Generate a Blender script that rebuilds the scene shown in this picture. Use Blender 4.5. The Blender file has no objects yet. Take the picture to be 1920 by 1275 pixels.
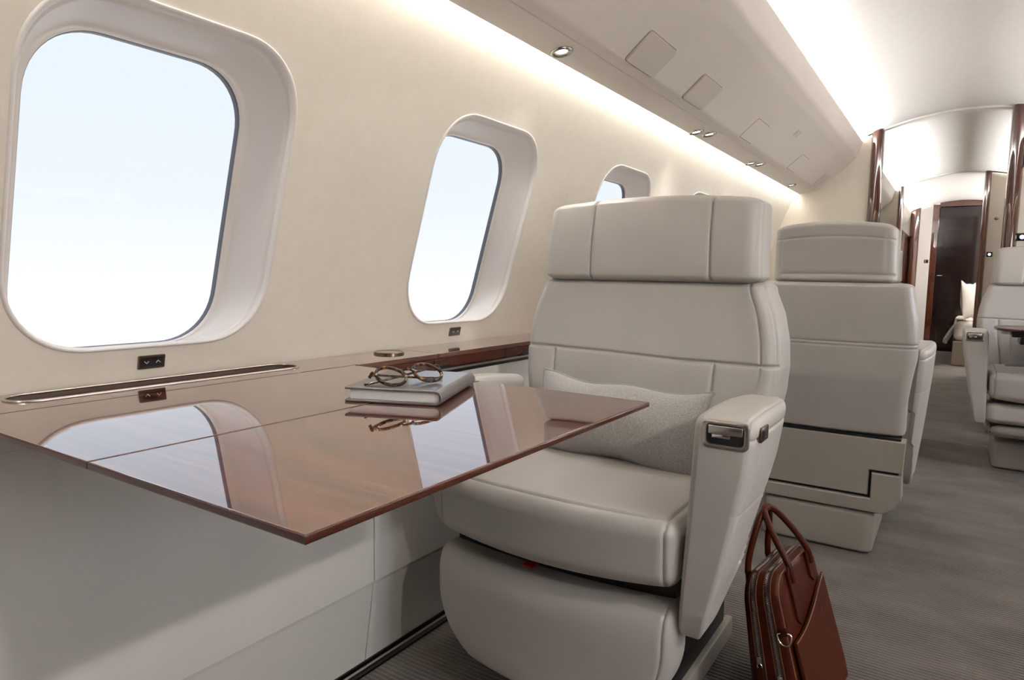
import bpy, bmesh, math, random
import numpy as np
from mathutils import Vector, Matrix
random.seed(3)
S = bpy.context.scene
COL = S.collection
PI = math.pi

# ------------------------------------------------------------------ materials
def nodes(name):
    m = bpy.data.materials.new(name); m.use_nodes = True
    nt = m.node_tree; b = nt.nodes['Principled BSDF']
    return m, nt, b

def srgb(r, g, b):
    f = lambda c: (c/255/12.92) if c/255 <= .04045 else ((c/255+.055)/1.055)**2.4
    return (f(r), f(g), f(b), 1)

def tex_coord(nt, scale=(1, 1, 1), rot=(0, 0, 0)):
    tc = nt.nodes.new('ShaderNodeTexCoord'); mp = nt.nodes.new('ShaderNodeMapping')
    mp.inputs['Scale'].default_value = scale; mp.inputs['Rotation'].default_value = rot
    nt.links.new(tc.outputs['Object'], mp.inputs['Vector'])
    return mp.outputs['Vector']

def noise(nt, vec, scale, detail=3, rough=.5):
    n = nt.nodes.new('ShaderNodeTexNoise'); n.inputs['Scale'].default_value = scale
    n.inputs['Detail'].default_value = detail; n.inputs['Roughness'].default_value = rough
    nt.links.new(vec, n.inputs['Vector']); return n.outputs['Fac']

def ramp(nt, fac, stops):
    r = nt.nodes.new('ShaderNodeValToRGB')
    el = r.color_ramp.elements
    el[0].position, el[0].color = stops[0]; el[1].position, el[1].color = stops[-1]
    for p, c in stops[1:-1]:
        e = el.new(p); e.color = c
    nt.links.new(fac, r.inputs['Fac']); return r.outputs['Color']

def bump(nt, b, h, strength, dist):
    bp = nt.nodes.new('ShaderNodeBump'); bp.inputs['Strength'].default_value = strength
    bp.inputs['Distance'].default_value = dist
    nt.links.new(h, bp.inputs['Height']); nt.links.new(bp.outputs['Normal'], b.inputs['Normal'])

def plain(name, col, rough=.5, metal=0., coat=0., ior=1.5, spec=None):
    m, nt, b = nodes(name)
    b.inputs['Base Color'].default_value = col; b.inputs['Roughness'].default_value = rough
    b.inputs['Metallic'].default_value = metal; b.inputs['Coat Weight'].default_value = coat
    b.inputs['Coat Roughness'].default_value = .03; b.inputs['IOR'].default_value = ior
    return m

def leather(name, c1, c2, rough=.42, scale=650, bs=.12):
    m, nt, b = nodes(name)
    v = tex_coord(nt)
    nt.links.new(ramp(nt, noise(nt, v, 6, 2), [(.3, c1), (.7, c2)]), b.inputs['Base Color'])
    b.inputs['Roughness'].default_value = rough
    vo = nt.nodes.new('ShaderNodeTexVoronoi'); vo.inputs['Scale'].default_value = scale
    nt.links.new(v, vo.inputs['Vector'])
    bump(nt, b, vo.outputs['Distance'], bs, .0006)
    return m

def wood(name, dark, mid, light, along='X', coat=1., ior=1.5, rough=.12, base=9):
    m, nt, b = nodes(name)
    sc = {'X': (.35, 7, 7), 'Y': (7, .35, 7), 'Z': (7, 7, .3)}[along]
    v = tex_coord(nt, sc)
    n1 = noise(nt, v, base, 5, .6)
    sc2 = {'X': (3, 120, 120), 'Y': (120, 3, 120), 'Z': (120, 120, 3)}[along]
    n2 = noise(nt, tex_coord(nt, sc2), 4, 3, .6)
    mx = nt.nodes.new('ShaderNodeMath'); mx.operation = 'MULTIPLY_ADD'
    nt.links.new(n2, mx.inputs[0]); mx.inputs[1].default_value = .35; nt.links.new(n1, mx.inputs[2])
    nt.links.new(ramp(nt, mx.outputs[0], [(.42, dark), (.64, mid), (.86, light)]), b.inputs['Base Color'])
    b.inputs['Roughness'].default_value = rough; b.inputs['IOR'].default_value = ior
    b.inputs['Coat Weight'].default_value = coat; b.inputs['Coat Roughness'].default_value = .01
    b.inputs['Coat IOR'].default_value = 1.75 if name == 'glossy_walnut' else 1.6
    return m

def emit(name, col, s):
    m, nt, b = nodes(name)
    b.inputs['Base Color'].default_value = (.8, .8, .8, 1)
    b.inputs['Emission Color'].default_value = col; b.inputs['Emission Strength'].default_value = s
    return m

def fabric(name, c1, c2, scale=900, bs=.5, dist=.0015, spots=260):
    m, nt, b = nodes(name)
    v = tex_coord(nt)
    nt.links.new(ramp(nt, noise(nt, v, spots, 4, .65), [(.3, c1), (.7, c2)]), b.inputs['Base Color'])
    b.inputs['Roughness'].default_value = .95
    b.inputs['Sheen Weight'].default_value = .3
    bump(nt, b, noise(nt, v, scale, 3), bs, dist)
    return m

M = {}
M['wall'] = fabric('cream_wall_cloth', srgb(224, 216, 203), srgb(228, 221, 209), 420, .18, .0015, 30)
M['panel'] = plain('cream_lacquered_panel', srgb(226, 222, 217), .38)
M['reveal'] = plain('window_surround_plastic', srgb(220, 215, 211), .32)
M['valance'] = plain('overhead_panel_paint', srgb(214, 207, 199), .5)
M['valance_grey'] = plain('overhead_cover_paint', srgb(198, 190, 182), .5)
M['ceiling'] = fabric('pale_ceiling_cloth', srgb(232, 228, 224), srgb(236, 232, 228), 500, .15, .001, 30)
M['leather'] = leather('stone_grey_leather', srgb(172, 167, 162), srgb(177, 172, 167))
M['shell'] = leather('shaded_grey_leather', srgb(146, 139, 131), srgb(150, 143, 135), .45)  # darker copy of the seat leather, shade of the lower parts in its colour
M['cover_shade'] = plain('cover_shadow_line', srgb(140, 131, 120), .7)
M['dark'] = plain('black_plastic', srgb(16, 14, 13), .4)
M['gasket'] = plain('grey_gasket', srgb(86, 88, 96), .4)
M['chrome'] = plain('polished_chrome', srgb(225, 222, 218), .12, 1)
M['steel'] = plain('brushed_steel', srgb(205, 197, 190), .25, 1)
M['bronze'] = plain('dark_bronze_metal', srgb(120, 104, 92), .25, 1)
M['wood_top'] = wood('glossy_walnut', srgb(36, 12, 6), srgb(84, 37, 20), srgb(136, 78, 48), 'X', 1, 1.6, .03)
M['wood_ledge'] = wood('glossy_walnut_ledge', srgb(66, 32, 20), srgb(92, 52, 34), srgb(112, 70, 48), 'Y', 1, 1.5, .05)
M['wood_edge'] = wood('walnut_edge', srgb(58, 23, 13), srgb(64, 26, 15), srgb(72, 31, 18), 'Y', .25, 1.45, .25, 20)
M['wood_post'] = wood('dark_walnut_post', srgb(48, 21, 12), srgb(62, 29, 17), srgb(76, 38, 23), 'Z', 1, 1.5, .12, 14)
M['wood_door'] = plain('near_black_gloss_door', srgb(20, 12, 11), .1, 0, .3, 1.4)
M['bag'] = leather('cognac_leather', srgb(54, 18, 6), srgb(66, 24, 9), .4, 500, .1)
M['bag'].node_tree.nodes['Principled BSDF'].inputs['Specular IOR Level'].default_value = .14
M['bag_dark'] = plain('dark_brown_lining', srgb(46, 24, 14), .6)
M['bag_edge'] = plain('bag_stitch_edge', srgb(104, 62, 38), .6)
M['felt'] = fabric('grey_felt', srgb(128, 124, 121), srgb(176, 172, 169), 900, .6, .001, 420)
M['felt_pipe'] = plain('grey_piping_cloth', srgb(150, 146, 143), .9)
M['linen'] = fabric('white_linen', srgb(192, 186, 178), srgb(202, 196, 188), 300, .2, .001, 40)
M['throw'] = fabric('beige_throw_wool', srgb(150, 140, 126), srgb(176, 166, 150), 300, .6, .003, 60)
M['divan'] = plain('taupe_divan_cloth', srgb(120, 108, 94), .8)
M['notebook'] = plain('grey_leather_cover', srgb(112, 107, 104), .3, .35, .25)
M['paper'] = plain('white_page_edges', srgb(226, 224, 224), .8)
M['rib'] = plain('spot_trim_ring', srgb(150, 146, 140), .25, .8)
M['led'] = emit('spot_lens_glow', (1, .97, .92, 1), 6)
M['cove'] = emit('cove_strip_glow', (1, .985, .97, 1), 175); M['cove_far'] = emit('bright_cove_strip_glow', (1, .985, .97, 1), 640)
M['cove_wall'] = emit('wall_wash_glow', (1, .965, .90, 1), 25)
M['blue_led'] = emit('blue_lit_symbol', (.55, .7, 1, 1), 3)
M['mark'] = plain('pale_symbol', srgb(200, 200, 205), .5)
M['screen'] = plain('black_screen', srgb(18, 17, 22), .12)
M['red'] = plain('red_webbing', srgb(150, 20, 22), .6)
M['rim_grey'] = plain('satin_bronze_rim', srgb(112, 100, 90), .3, .5)
M['monitor'] = None

m, nt, b = nodes('monitor_picture')
v = tex_coord(nt)
c = ramp(nt, noise(nt, v, 9, 2), [(.35, srgb(60, 120, 80)), (.5, srgb(150, 175, 190)), (.65, srgb(225, 230, 235))])
nt.links.new(c, b.inputs['Base Color']); nt.links.new(c, b.inputs['Emission Color'])
b.inputs['Emission Strength'].default_value = .5
M['monitor'] = m

# tortoiseshell
m, nt, b = nodes('tortoiseshell_acetate')
v = tex_coord(nt)
nt.links.new(ramp(nt, noise(nt, v, 90, 2), [(.40, srgb(34, 22, 15)), (.55, srgb(66, 42, 24)), (.70, srgb(150, 104, 58))]), b.inputs['Base Color'])
b.inputs['Roughness'].default_value = .12; M['tortoise'] = m

# carpet with fine ribs running across the cabin
m, nt, b = nodes('grey_ribbed_carpet')
v = tex_coord(nt)
big = noise(nt, tex_coord(nt, (1, 2.2, 1)), 2.6, 3, .6)
fine = noise(nt, v, 420, 2)
mx = nt.nodes.new('ShaderNodeMath'); mx.operation = 'MULTIPLY_ADD'
nt.links.new(fine, mx.inputs[0]); mx.inputs[1].default_value = .35; nt.links.new(big, mx.inputs[2])
nt.links.new(ramp(nt, mx.outputs[0], [(.45, srgb(62, 56, 51)), (.9, srgb(100, 92, 86))]), b.inputs['Base Color'])
b.inputs['Roughness'].default_value = 1; b.inputs['Sheen Weight'].default_value = .25
ad = nt.nodes.new('ShaderNodeMath'); ad.operation = 'MULTIPLY_ADD'
nt.links.new(fine, ad.inputs[0]); ad.inputs[1].default_value = .5; ad.inputs[2].default_value = 0
bump(nt, b, ad.outputs[0], .7, .002); M['carpet'] = m

# thin window pane
m = bpy.data.materials.new('clear_pane'); m.use_nodes = True; nt = m.node_tree; nt.nodes.clear()
o = nt.nodes.new('ShaderNodeOutputMaterial'); mix = nt.nodes.new('ShaderNodeMixShader')
tr = nt.nodes.new('ShaderNodeBsdfTransparent'); gl = nt.nodes.new('ShaderNodeBsdfGlossy'); gl.inputs['Roughness'].default_value = .02
mix.inputs[0].default_value = .03
nt.links.new(tr.outputs[0], mix.inputs[1]); nt.links.new(gl.outputs[0], mix.inputs[2])
nt.links.new(mix.outputs[0], o.inputs['Surface']); M['pane'] = m
m = m.copy(); m.name = 'lens_glass'
m.node_tree.nodes['Mix Shader'].inputs[0].default_value = .12
m.node_tree.nodes['Transparent BSDF'].inputs['Color'].default_value = (.93, .91, .92, 1); M['lens'] = m

# ------------------------------------------------------------------ builders
WL = {}
def empty(name, loc, label, cat, group=None, rotz=0):
    o = bpy.data.objects.new(name, None); COL.objects.link(o)
    o.empty_display_size = .05
    o.location = loc; o.rotation_euler = (0, 0, rotz)
    o['label'] = label; o['category'] = cat
    if group: o['group'] = group
    WL[o] = (Vector(loc), rotz)
    return o

def mesh(name, verts, faces, mat, parent=None, smooth=True, angle=40, label=None, kind=None, local=False):
    me = bpy.data.meshes.new(name)
    V = [tuple(map(float, v)) for v in verts]
    if parent is not None and not local:
        loc, rz = WL[parent]
        c, s = math.cos(-rz), math.sin(-rz)
        V = [((x-loc.x)*c-(y-loc.y)*s, (x-loc.x)*s+(y-loc.y)*c, z-loc.z) for x, y, z in V]
    me.from_pydata(V, [], [tuple(int(i) for i in f) for f in faces])
    bm = bmesh.new(); bm.from_mesh(me)
    bmesh.ops.recalc_face_normals(bm, faces=bm.faces); bm.to_mesh(me); bm.free()
    me.materials.append(mat)
    if smooth:
        me.polygons.foreach_set('use_smooth', [True]*len(me.polygons))
        me.set_sharp_from_angle(angle=math.radians(angle))
    o = bpy.data.objects.new(name, me); COL.objects.link(o)
    if smooth and angle <= 40 and len(me.polygons) < 6000:
        wn = o.modifiers.new('weighted_normals', 'WEIGHTED_NORMAL'); wn.keep_sharp = True; wn.weight = 100
    if parent is not None:
        o.parent = parent
        WL[o] = WL[parent]
    else:
        WL[o] = (Vector((0, 0, 0)), 0)
    if label: o['label'] = label
    if kind: o['kind'] = kind
    return o

def tag(o, label, cat, group=None):
    o['label'] = label; o['category'] = cat
    if group: o['group'] = group
    return o

def structure(o, label=None):
    o['kind'] = 'structure'
    if label: o['label'] = label
    return o

def merge(parts):
    V, F = [], []
    for v, f in parts:
        n = len(V); V += [tuple(p) for p in v]; F += [tuple(i+n for i in q) for q in f]
    return V, F

def box(x0, x1, y0, y1, z0, z1, bev=0., seg=2):
    bm = bmesh.new()
    bmesh.ops.create_cube(bm, size=1)
    for v in bm.verts:
        v.co = Vector(((x0+x1)/2+v.co.x*(x1-x0), (y0+y1)/2+v.co.y*(y1-y0), (z0+z1)/2+v.co.z*(z1-z0)))
    if bev > 0:
        bmesh.ops.bevel(bm, geom=bm.edges[:], offset=bev, segments=seg, affect='EDGES', profile=.5)
    return from_bm(bm)

def from_bm(bm):
    bm.verts.index_update()
    V = [tuple(v.co) for v in bm.verts]; F = [tuple(v.index for v in f.verts) for f in bm.faces]
    bm.free(); return V, F

def prism(poly, axis, a, b, bev=0., seg=2):
    """2-D outline extruded from a to b along axis (0,1,2); outline coords are the other two axes in order."""
    bm = bmesh.new()
    def p3(p, t):
        q = list(p); q.insert(axis, t); return Vector(q)
    A = [bm.verts.new(p3(p, a)) for p in poly]; B = [bm.verts.new(p3(p, b)) for p in poly]
    n = len(poly)
    fa = bm.faces.new(A); fb = bm.faces.new(B[::-1])
    for i in range(n):
        bm.faces.new((A[i], B[i], B[(i+1) % n], A[(i+1) % n]))
    bmesh.ops.recalc_face_normals(bm, faces=bm.faces)
    if bev > 0:
        ed = list(set(fa.edges[:]+fb.edges[:]))
        bmesh.ops.bevel(bm, geom=ed, offset=bev, segments=seg, affect='EDGES', profile=.5)
    return from_bm(bm)

def rrect(hw, hh, r, n=8, cx=0, cy=0, p=2.0):
    """rounded rectangle outline, counter-clockwise; p > 2 gives squarer corners"""
    out = []
    for k, (sx, sy) in enumerate(((1, 1), (-1, 1), (-1, -1), (1, -1))):
        for i in range(n+1):
            t = PI/2*(i/n)
            c, s = math.cos(t)**(2/p), math.sin(t)**(2/p)
            if k % 2: c, s = s, c
            out.append((cx+sx*(hw-r+r*c), cy+sy*(hh-r+r*s)))
    return out

def tube(pts, r, n=8, closed=False, caps=True, up=None):
    P = [Vector(p) for p in pts]; N = len(P)
    R = r if hasattr(r, '__len__') else [r]*N
    V, F = [], []
    prev = None
    for i in range(N):
        if closed: t = (P[(i+1) % N]-P[i-1])
        else: t = P[min(i+1, N-1)]-P[max(i-1, 0)]
        if t.length < 1e-9: t = Vector((0, 0, 1))
        t.normalize()
        if prev is None:
            a = Vector(up) if up else (Vector((0, 0, 1)) if abs(t.z) < .9 else Vector((1, 0, 0)))
        else: a = prev
        a = (a-t*a.dot(t))
        if a.length < 1e-6: a = t.orthogonal()
        a.normalize(); prev = a; bb = t.cross(a)
        for k in range(n):
            th = 2*PI*k/n
            V.append(tuple(P[i]+(a*math.cos(th)+bb*math.sin(th))*R[i]))
    m_ = N if closed else N-1
    for i in range(m_):
        for k in range(n):
            a0, a1 = i*n+k, i*n+(k+1) % n
            b0, b1 = ((i+1) % N)*n+k, ((i+1) % N)*n+(k+1) % n
            F.append((a0, a1, b1, b0))
    if caps and not closed:
        F.append(tuple(range(n))[::-1]); F.append(tuple(range((N-1)*n, N*n)))
    return V, F

def smooth_path(pts, n=6, closed=False):
    P = [np.array(p, float) for p in pts]; N = len(P); out = []
    rng = range(N) if closed else range(N-1)
    for i in rng:
        if closed: p0, p1, p2, p3 = P[i-1], P[i], P[(i+1) % N], P[(i+2) % N]
        else: p0, p1, p2, p3 = P[max(i-1, 0)], P[i], P[i+1], P[min(i+2, N-1)]
        for k in range(n):
            t = k/n
            out.append(.5*((2*p1)+(-p0+p2)*t+(2*p0-5*p1+4*p2-p3)*t*t+(-p0+3*p1-3*p2+p3)*t**3))
    if not closed: out.append(P[-1])
    return out

def lathe(prof, center, n=32, axis=2):
    V, F = [], []
    for r, h in prof:
        for k in range(n):
            t = 2*PI*k/n; q = [r*math.cos(t), r*math.sin(t)]; q.insert(axis, h)
            V.append((q[0]+center[0], q[1]+center[1], q[2]+center[2]))
    for i in range(len(prof)-1):
        for k in range(n):
            F.append((i*n+k, i*n+(k+1) % n, (i+1)*n+(k+1) % n, (i+1)*n+k))
    F.append(tuple(range(n))); F.append(tuple(range((len(prof)-1)*n, len(prof)*n)))
    return V, F

def axis_pts(s, r, res, extra, nr=6):
    h = s/2-r
    rd = [h+r*math.tan(PI/4*i/nr) for i in range(1, nr+1)]
    n = max(1, int(round(2*h/res)))
    mid = list(np.linspace(-h, h, n+1)) if h > 1e-6 else [0.]
    for e in extra:
        for dlt in (-.006, -.0035, -.0015, 0, .0015, .0035, .006):
            if -h < e+dlt < h: mid.append(e+dlt)
    mid = sorted(mid); cl = [mid[0]]
    for q in mid[1:]:
        if q-cl[-1] > 6e-4: cl.append(q)
    return np.array([-q for q in rd[::-1]]+cl+rd)

def cushion(size, r, res=.02, ex=((), (), ()), grooves=(), deform=None):
    """rounded upholstered box centred on the origin; grooves = (axis, sign, polyline in the other two coords, depth, width)"""
    s = np.array(size, float); r = np.array(r if hasattr(r, '__len__') else (r,)*3, float)
    A = [axis_pts(s[i], r[i], res, ex[i]) for i in range(3)]
    allV, allF, n0 = [], [], 0
    for ax in range(3):
        u, v = [i for i in range(3) if i != ax]
        for sg in (-1, 1):
            U, W = np.meshgrid(A[u], A[v], indexing='ij')
            p = np.zeros(U.shape+(3,)); p[..., u] = U; p[..., v] = W; p[..., ax] = sg*s[ax]/2
            nu, nv = U.shape
            idx = np.arange(nu*nv).reshape(nu, nv)+n0
            q = np.stack([idx[:-1, :-1], idx[1:, :-1], idx[1:, 1:], idx[:-1, 1:]], -1).reshape(-1, 4)
            if (sg < 0) != (ax == 1): q = q[:, ::-1]
            allV.append(p.reshape(-1, 3)); allF.append(q); n0 += nu*nv
    V = np.concatenate(allV); F = np.concatenate(allF)
    key = np.round(V*2e5).astype(np.int64)
    _, first, inv = np.unique(key, axis=0, return_index=True, return_inverse=True)
    inv = inv.reshape(-1)
    V = V[first]; F = inv[F]
    inner = np.clip(V, -(s/2-r), s/2-r)
    d = (V-inner)/r; L = np.linalg.norm(d, axis=1, keepdims=True); d = d/np.maximum(L, 1e-9)
    P = inner+d*r
    N = d/r; N = N/np.linalg.norm(N, axis=1, keepdims=True)
    disp = np.zeros(len(P))
    for ax, sg, poly, depth, width in grooves:
        u, v = [i for i in range(3) if i != ax]
        q = P[:, [u, v]]; best = np.full(len(P), 9.)
        for a, b_ in zip(poly[:-1], poly[1:]):
            a = np.array(a, float); b_ = np.array(b_, float); ab = b_-a
            t = np.clip(((q-a)@ab)/max(ab@ab, 1e-12), 0, 1)
            best = np.minimum(best, np.linalg.norm(q-(a+t[:, None]*ab), axis=1))
        g = depth*np.exp(-(best/width)**2)
        disp = np.where(N[:, ax]*sg > .25, np.maximum(disp, g), disp)
    P = P-N*disp[:, None]
    if deform is not None: P = deform(P)
    return P, F

def moved(vf, off): return [tuple(np.array(v)+np.array(off)) for v in vf[0]], vf[1]
def quad_grid(fn, us, vs):
    V = [fn(u, v) for u in us for v in vs]; nv = len(vs)
    F = [(i*nv+j, (i+1)*nv+j, (i+1)*nv+j+1, i*nv+j+1) for i in range(len(us)-1) for j in range(nv-1)]
    return V, F
def sstep(a, b, x):
    t = np.clip((x-a)/(b-a), 0, 1); return t*t*(3-2*t)

# ------------------------------------------------------------------ cabin shell
pf = np.polyfit([.72, 1.0, 1.25, 1.5, 1.62], [-1.222, -1.157, -1.08, -.985, -.935], 2)
def wx(z): return float(np.polyval(pf, z))
YB, YF = -2.46, 5.05          # rear end and first bulkhead
Z0, Z1 = .66, 1.63
PITCH = .89
WC, WZ, WHW, WHH = .659, 1.0505, .2320, .2695

def wall_cells(side, ks, y_end):
    parts = []
    hole0 = rrect(WHW+.004, WHH+.004, .135, 10, 0, 0, 2.2)
    for k in ks:
        yc = WC+PITCH*k
        hole = hole0; n = len(hole)
        ya, yb = -PITCH/2, PITCH/2; za, zb = Z0-WZ, Z1-WZ
        rect = []
        for (y, z) in hole:
            t = min((yb if y > 0 else -ya)/max(abs(y), 1e-9), (zb if z > 0 else -za)/max(abs(z), 1e-9))
            rect.append([y*t, z*t])
        for cy, cz in ((ya, za), (ya, zb), (yb, za), (yb, zb)):
            i = min(range(n), key=lambda j: math.hypot(rect[j][0]-cy, rect[j][1]-cz)); rect[i] = [cy, cz]
        V, F = [], []; R = 7
        for j in range(R):
            t = (j/(R-1))
            for i in range(n):
                y = hole[i][0]*(1-t)+rect[i][0]*t; z = hole[i][1]*(1-t)+rect[i][1]*t+WZ
                V.append((side*-wx(z), yc+y, z))
        for j in range(R-1):
            for i in range(n):
                F.append((j*n+i, j*n+(i+1) % n, (j+1)*n+(i+1) % n, (j+1)*n+i))
        parts.append((V, F))
    yl = WC+PITCH*(ks[-1]+.5)
    zs = np.linspace(Z0, Z1, 14)
    parts.append(quad_grid(lambda y, z: (side*-wx(z), y, z), [yl, (yl+y_end)/2, y_end], zs))
    return merge(parts)

KS = list(range(-3, 5))
structure(mesh('wall_left', *wall_cells(-1, KS, YF), M['wall'], angle=60), 'cream cloth covered cabin wall with large oval cornered windows')
structure(mesh('wall_right', *wall_cells(1, KS, YF), M['wall'], angle=60))

def window(side, k, idx):
    yc = WC+PITCH*k
    def P3(y, z, out, drop=0.):     # point on the sloped wall, pushed outwards
        return (side*(-wx(z)+out), yc+y, z-drop)
    rings = []
    spec = [  # (hw, hh, r, outward offset, drop, y shift)
        (WHW+.006, WHH+.006, .138, .004, 0, 0), (WHW+.0045, WHH+.0045, .137, -.0025, 0, 0),
        (WHW+.002, WHH+.002, .136, -.0035, 0, 0), (WHW-.001, WHH-.001, .135, -.0015, 0, 0),
        (WHW-.0025, WHH-.0025, .134, .005, .001, 0), (WHW-.003, WHH-.003, .133, .012, .002, 0),
        (WHW-.0065, WHH-.0055, .131, .0135, .003, 0), (WHW-.008, WHH-.0065, .130, .018, .004, -.001),
        (WHW-.017, WHH-.0075, .124, .040, .010, -.007), (WHW-.026, WHH-.009, .120, .060, .017, -.012),
        (WHW-.036, WHH-.011, .114, .074, .020, -.015), (WHW-.041, WHH-.014, .112, .077, .021, -.016),
        (WHW-.044, WHH-.0155, .110, .075, .021, -.016), (WHW-.051, WHH-.017, .106, .079, .021, -.016)]
    n = 0; V = []; F = []
    for (hw, hh, r, out, dr, sh) in spec:
        ol = rrect(hw, hh, r, 12, sh, 0, 2.2); n = len(ol)
        V += [P3(y, WZ+z, out, dr) for y, z in ol]
    for j in range(len(spec)-1):
        for i in range(n):
            F.append((j*n+i, j*n+(i+1) % n, (j+1)*n+(i+1) % n, (j+1)*n+i))
    root = bpy.data.objects.new('window_%d' % idx, None); COL.objects.link(root); root['kind'] = 'structure'
    root.empty_display_size = .05
    root.location = (side*-wx(WZ), yc, WZ); WL[root] = (Vector(root.location), 0)
    mesh('surround', V, F, M['reveal'], root, angle=75)
    hw, hh, r = WHW-.051, WHH-.017, .106
    gk = []
    for (dw, out) in ((.0005, .0785), (-.0008, .0805), (-.001, .083), (-.001, .091)):
        gk.append([P3(y, WZ+z, out, .021) for y, z in rrect(hw+dw, hh+dw, r, 12, -.016, 0, 2.2)])
    V = sum(gk, []); F = []
    for j in range(3):
        for i in range(n):
            F.append((j*n+i, j*n+(i+1) % n, (j+1)*n+(i+1) % n, (j+1)*n+i))
    mesh('gasket', V, F, M['gasket'], root)
    ol = rrect(hw-.003, hh-.003, r, 12, -.016, 0, 2.2)
    V = [P3(y, WZ+z, .088, .021) for y, z in ol]; c = P3(-.016, WZ, .088, .021)
    V.append(c)
    mesh('pane', V, [(i, (i+1) % n, n) for i in range(n)], M['pane'], root)
    if side > 0 and k not in (0, 3, 4):      # unseen blinds added to block light from some windows across the aisle
        V = [P3(y, WZ+z, .070, .019) for y, z in ol]; V.append(P3(-.016, WZ, .070, .019))
        mesh('added_blind', V, [(i, (i+1) % n, n) for i in range(n)], M['reveal'], root)
    return root
for i, k in enumerate((0, 1, 2, 3, 4, -1, -2, -3)):
    window(-1, k, i+1)
for i, k in enumerate(KS):
    window(1, k, 9+i)

# lower side panels, skirting and track
def lower_wall(side):
    s = -side
    sec = [(-1.075, .664), (-1.072, .2135), (-1.084, .212), (-1.084, .206), (-1.0755, .2045), (-1.105, .0), (-1.20, 0), (-1.25, .64), (-1.235, .664)]
    ys = [YB, 1.081]
    parts = []
    for y0, y1 in ((YB, 1.0815), (1.0845, 2.6), (2.603, YF)):
        parts.append(prism([(s*-x if False else side*-x, z) for x, z in sec], 1, y0, y1, .0012, 1))
    return merge(parts)
structure(mesh('wall_left_lower', *lower_wall(-1), M['panel'], angle=30), 'pale grey lower side panel under the table and ledge')
structure(mesh('wall_right_lower', *lower_wall(1), M['panel'], angle=30))
ft = merge([box(-1.107, -1.072, YB, YF, 0, .004), box(-1.1035, -1.0985, YB, YF, .002, .012), box(-1.077, -1.072, YB, YF, .002, .006)])
base = mesh('baseboard_left', *ft, M['dark'], kind='structure', label='black floor track along the foot of the left side panel')
mesh('metal_rail', *box(-1.092, -1.083, YB, YF, .003, .009, .002), M['steel'], base)

RP = .0136
def rib_z(x, y): 
    yy = y+.0016*math.sin(9*x+3.1*y)+.0010*math.sin(31*x+1.7+11*y)
    return -.0045+.0045*math.sqrt(abs(math.sin(PI*yy/RP)))
fx = np.linspace(-1.09, .9, 60)
fl_ = [quad_grid(lambda x, y: (x, y, -.001), [-1.2, -.4, .4, 1.2], np.linspace(YB, .8, 4)),
       quad_grid(lambda x, y: (x, y, rib_z(x, y)), fx, np.arange(.8, 4.6, RP/8)),
       quad_grid(lambda x, y: (x, y, -.001), [-1.2, -1.09], [.8, 4.6]), quad_grid(lambda x, y: (x, y, -.001), [.9, 1.2], [.8, 4.6]),
       quad_grid(lambda x, y: (x, y, -.001), [-1.2, -.6, 0, .6, 1.2], np.linspace(4.6, 11.2, 6))]
structure(mesh('floor', *merge(fl_), M['carpet'], angle=180), 'grey ribbed carpet on the cabin floor')

# ceiling vault
def cz(x, drop=0): return 1.978-.355*(x-.01)**2-drop
def vault(y0, y1, drop):
    xs = np.linspace(-.70, .72, 41)
    return quad_grid(lambda x, y: (x, y, cz(x, drop)), xs, np.linspace(y0, y1, 5))
structure(mesh('ceiling', *merge([vault(YB, YF, 0), vault(YF+.06, 7.9, .0), vault(7.96, 10.75, .0)]), M['ceiling'], angle=60), 'pale arched cabin ceiling')
def arch(y0, y1):
    xs = np.linspace(-.56, .58, 31)
    pts = [(x, cz(x)+.02) for x in xs]+[(x, cz(x)-.012) for x in xs[::-1]]
    return prism(pts, 1, y0, y1, .003, 2)
structure(mesh('trim_1', *arch(YF, YF+.06), M['ceiling']), 'pale arched ceiling rib over the first opening')
structure(mesh('trim_2', *arch(7.9, 7.96), M['ceiling']), 'pale arched ceiling rib over the second opening')

# overhead valance: section as (x,z)
SEC = [(-.955, 1.502), (-.869, 1.518), (-.866, 1.5205), (-.863, 1.519), (-.845, 1.5225), (-.832, 1.529)]
for t in np.linspace(.06, .86, 9): SEC.append((-.84+.22*t, 1.523+.188*t))
SEC += [(-.634, 1.702), (-.616, 1.722), (-.604, 1.744), (-.595, 1.775), (-.582, 1.823), (-.590, 1.8245), (-.604, 1.80), (-.66, 1.79), (-.75, 1.70), (-.945, 1.56), (-.948, 1.508)]
def valance(side, y0, y1): return prism([(side*-x, z) for x, z in SEC], 1, y0, y1)
v1 = structure(mesh('trim_3', *valance(-1, YB, YF), M['valance'], angle=28), 'beige overhead service panel running above the left windows')
structure(mesh('trim_4', *valance(1, YB, YF), M['valance'], angle=28))
structure(mesh('trim_5', *valance(-1, YF+.10, 7.9), M['valance'], angle=28), 'beige overhead panel in the cabin section beyond the first opening')
structure(mesh('trim_6', *valance(-1, 8.0, 10.6), M['valance'], angle=28), 'beige overhead panel in the farthest cabin section')
structure(mesh('trim_7', *valance(1, YF+.10, 7.9), M['valance'], angle=28))
# top closing panels behind the valances (fuselage lining)
for nm, s in (('trim_8', -1), ('trim_9', 1)):
    structure(mesh(nm, *prism([(s*.94, Z1-.02), (s*.94, Z1), (s*.66, 1.84), (s*.70, 1.80), (s*.68, 1.80), (s*.925, 1.60)], 1, YB, 10.75), M['wall']))
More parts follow.
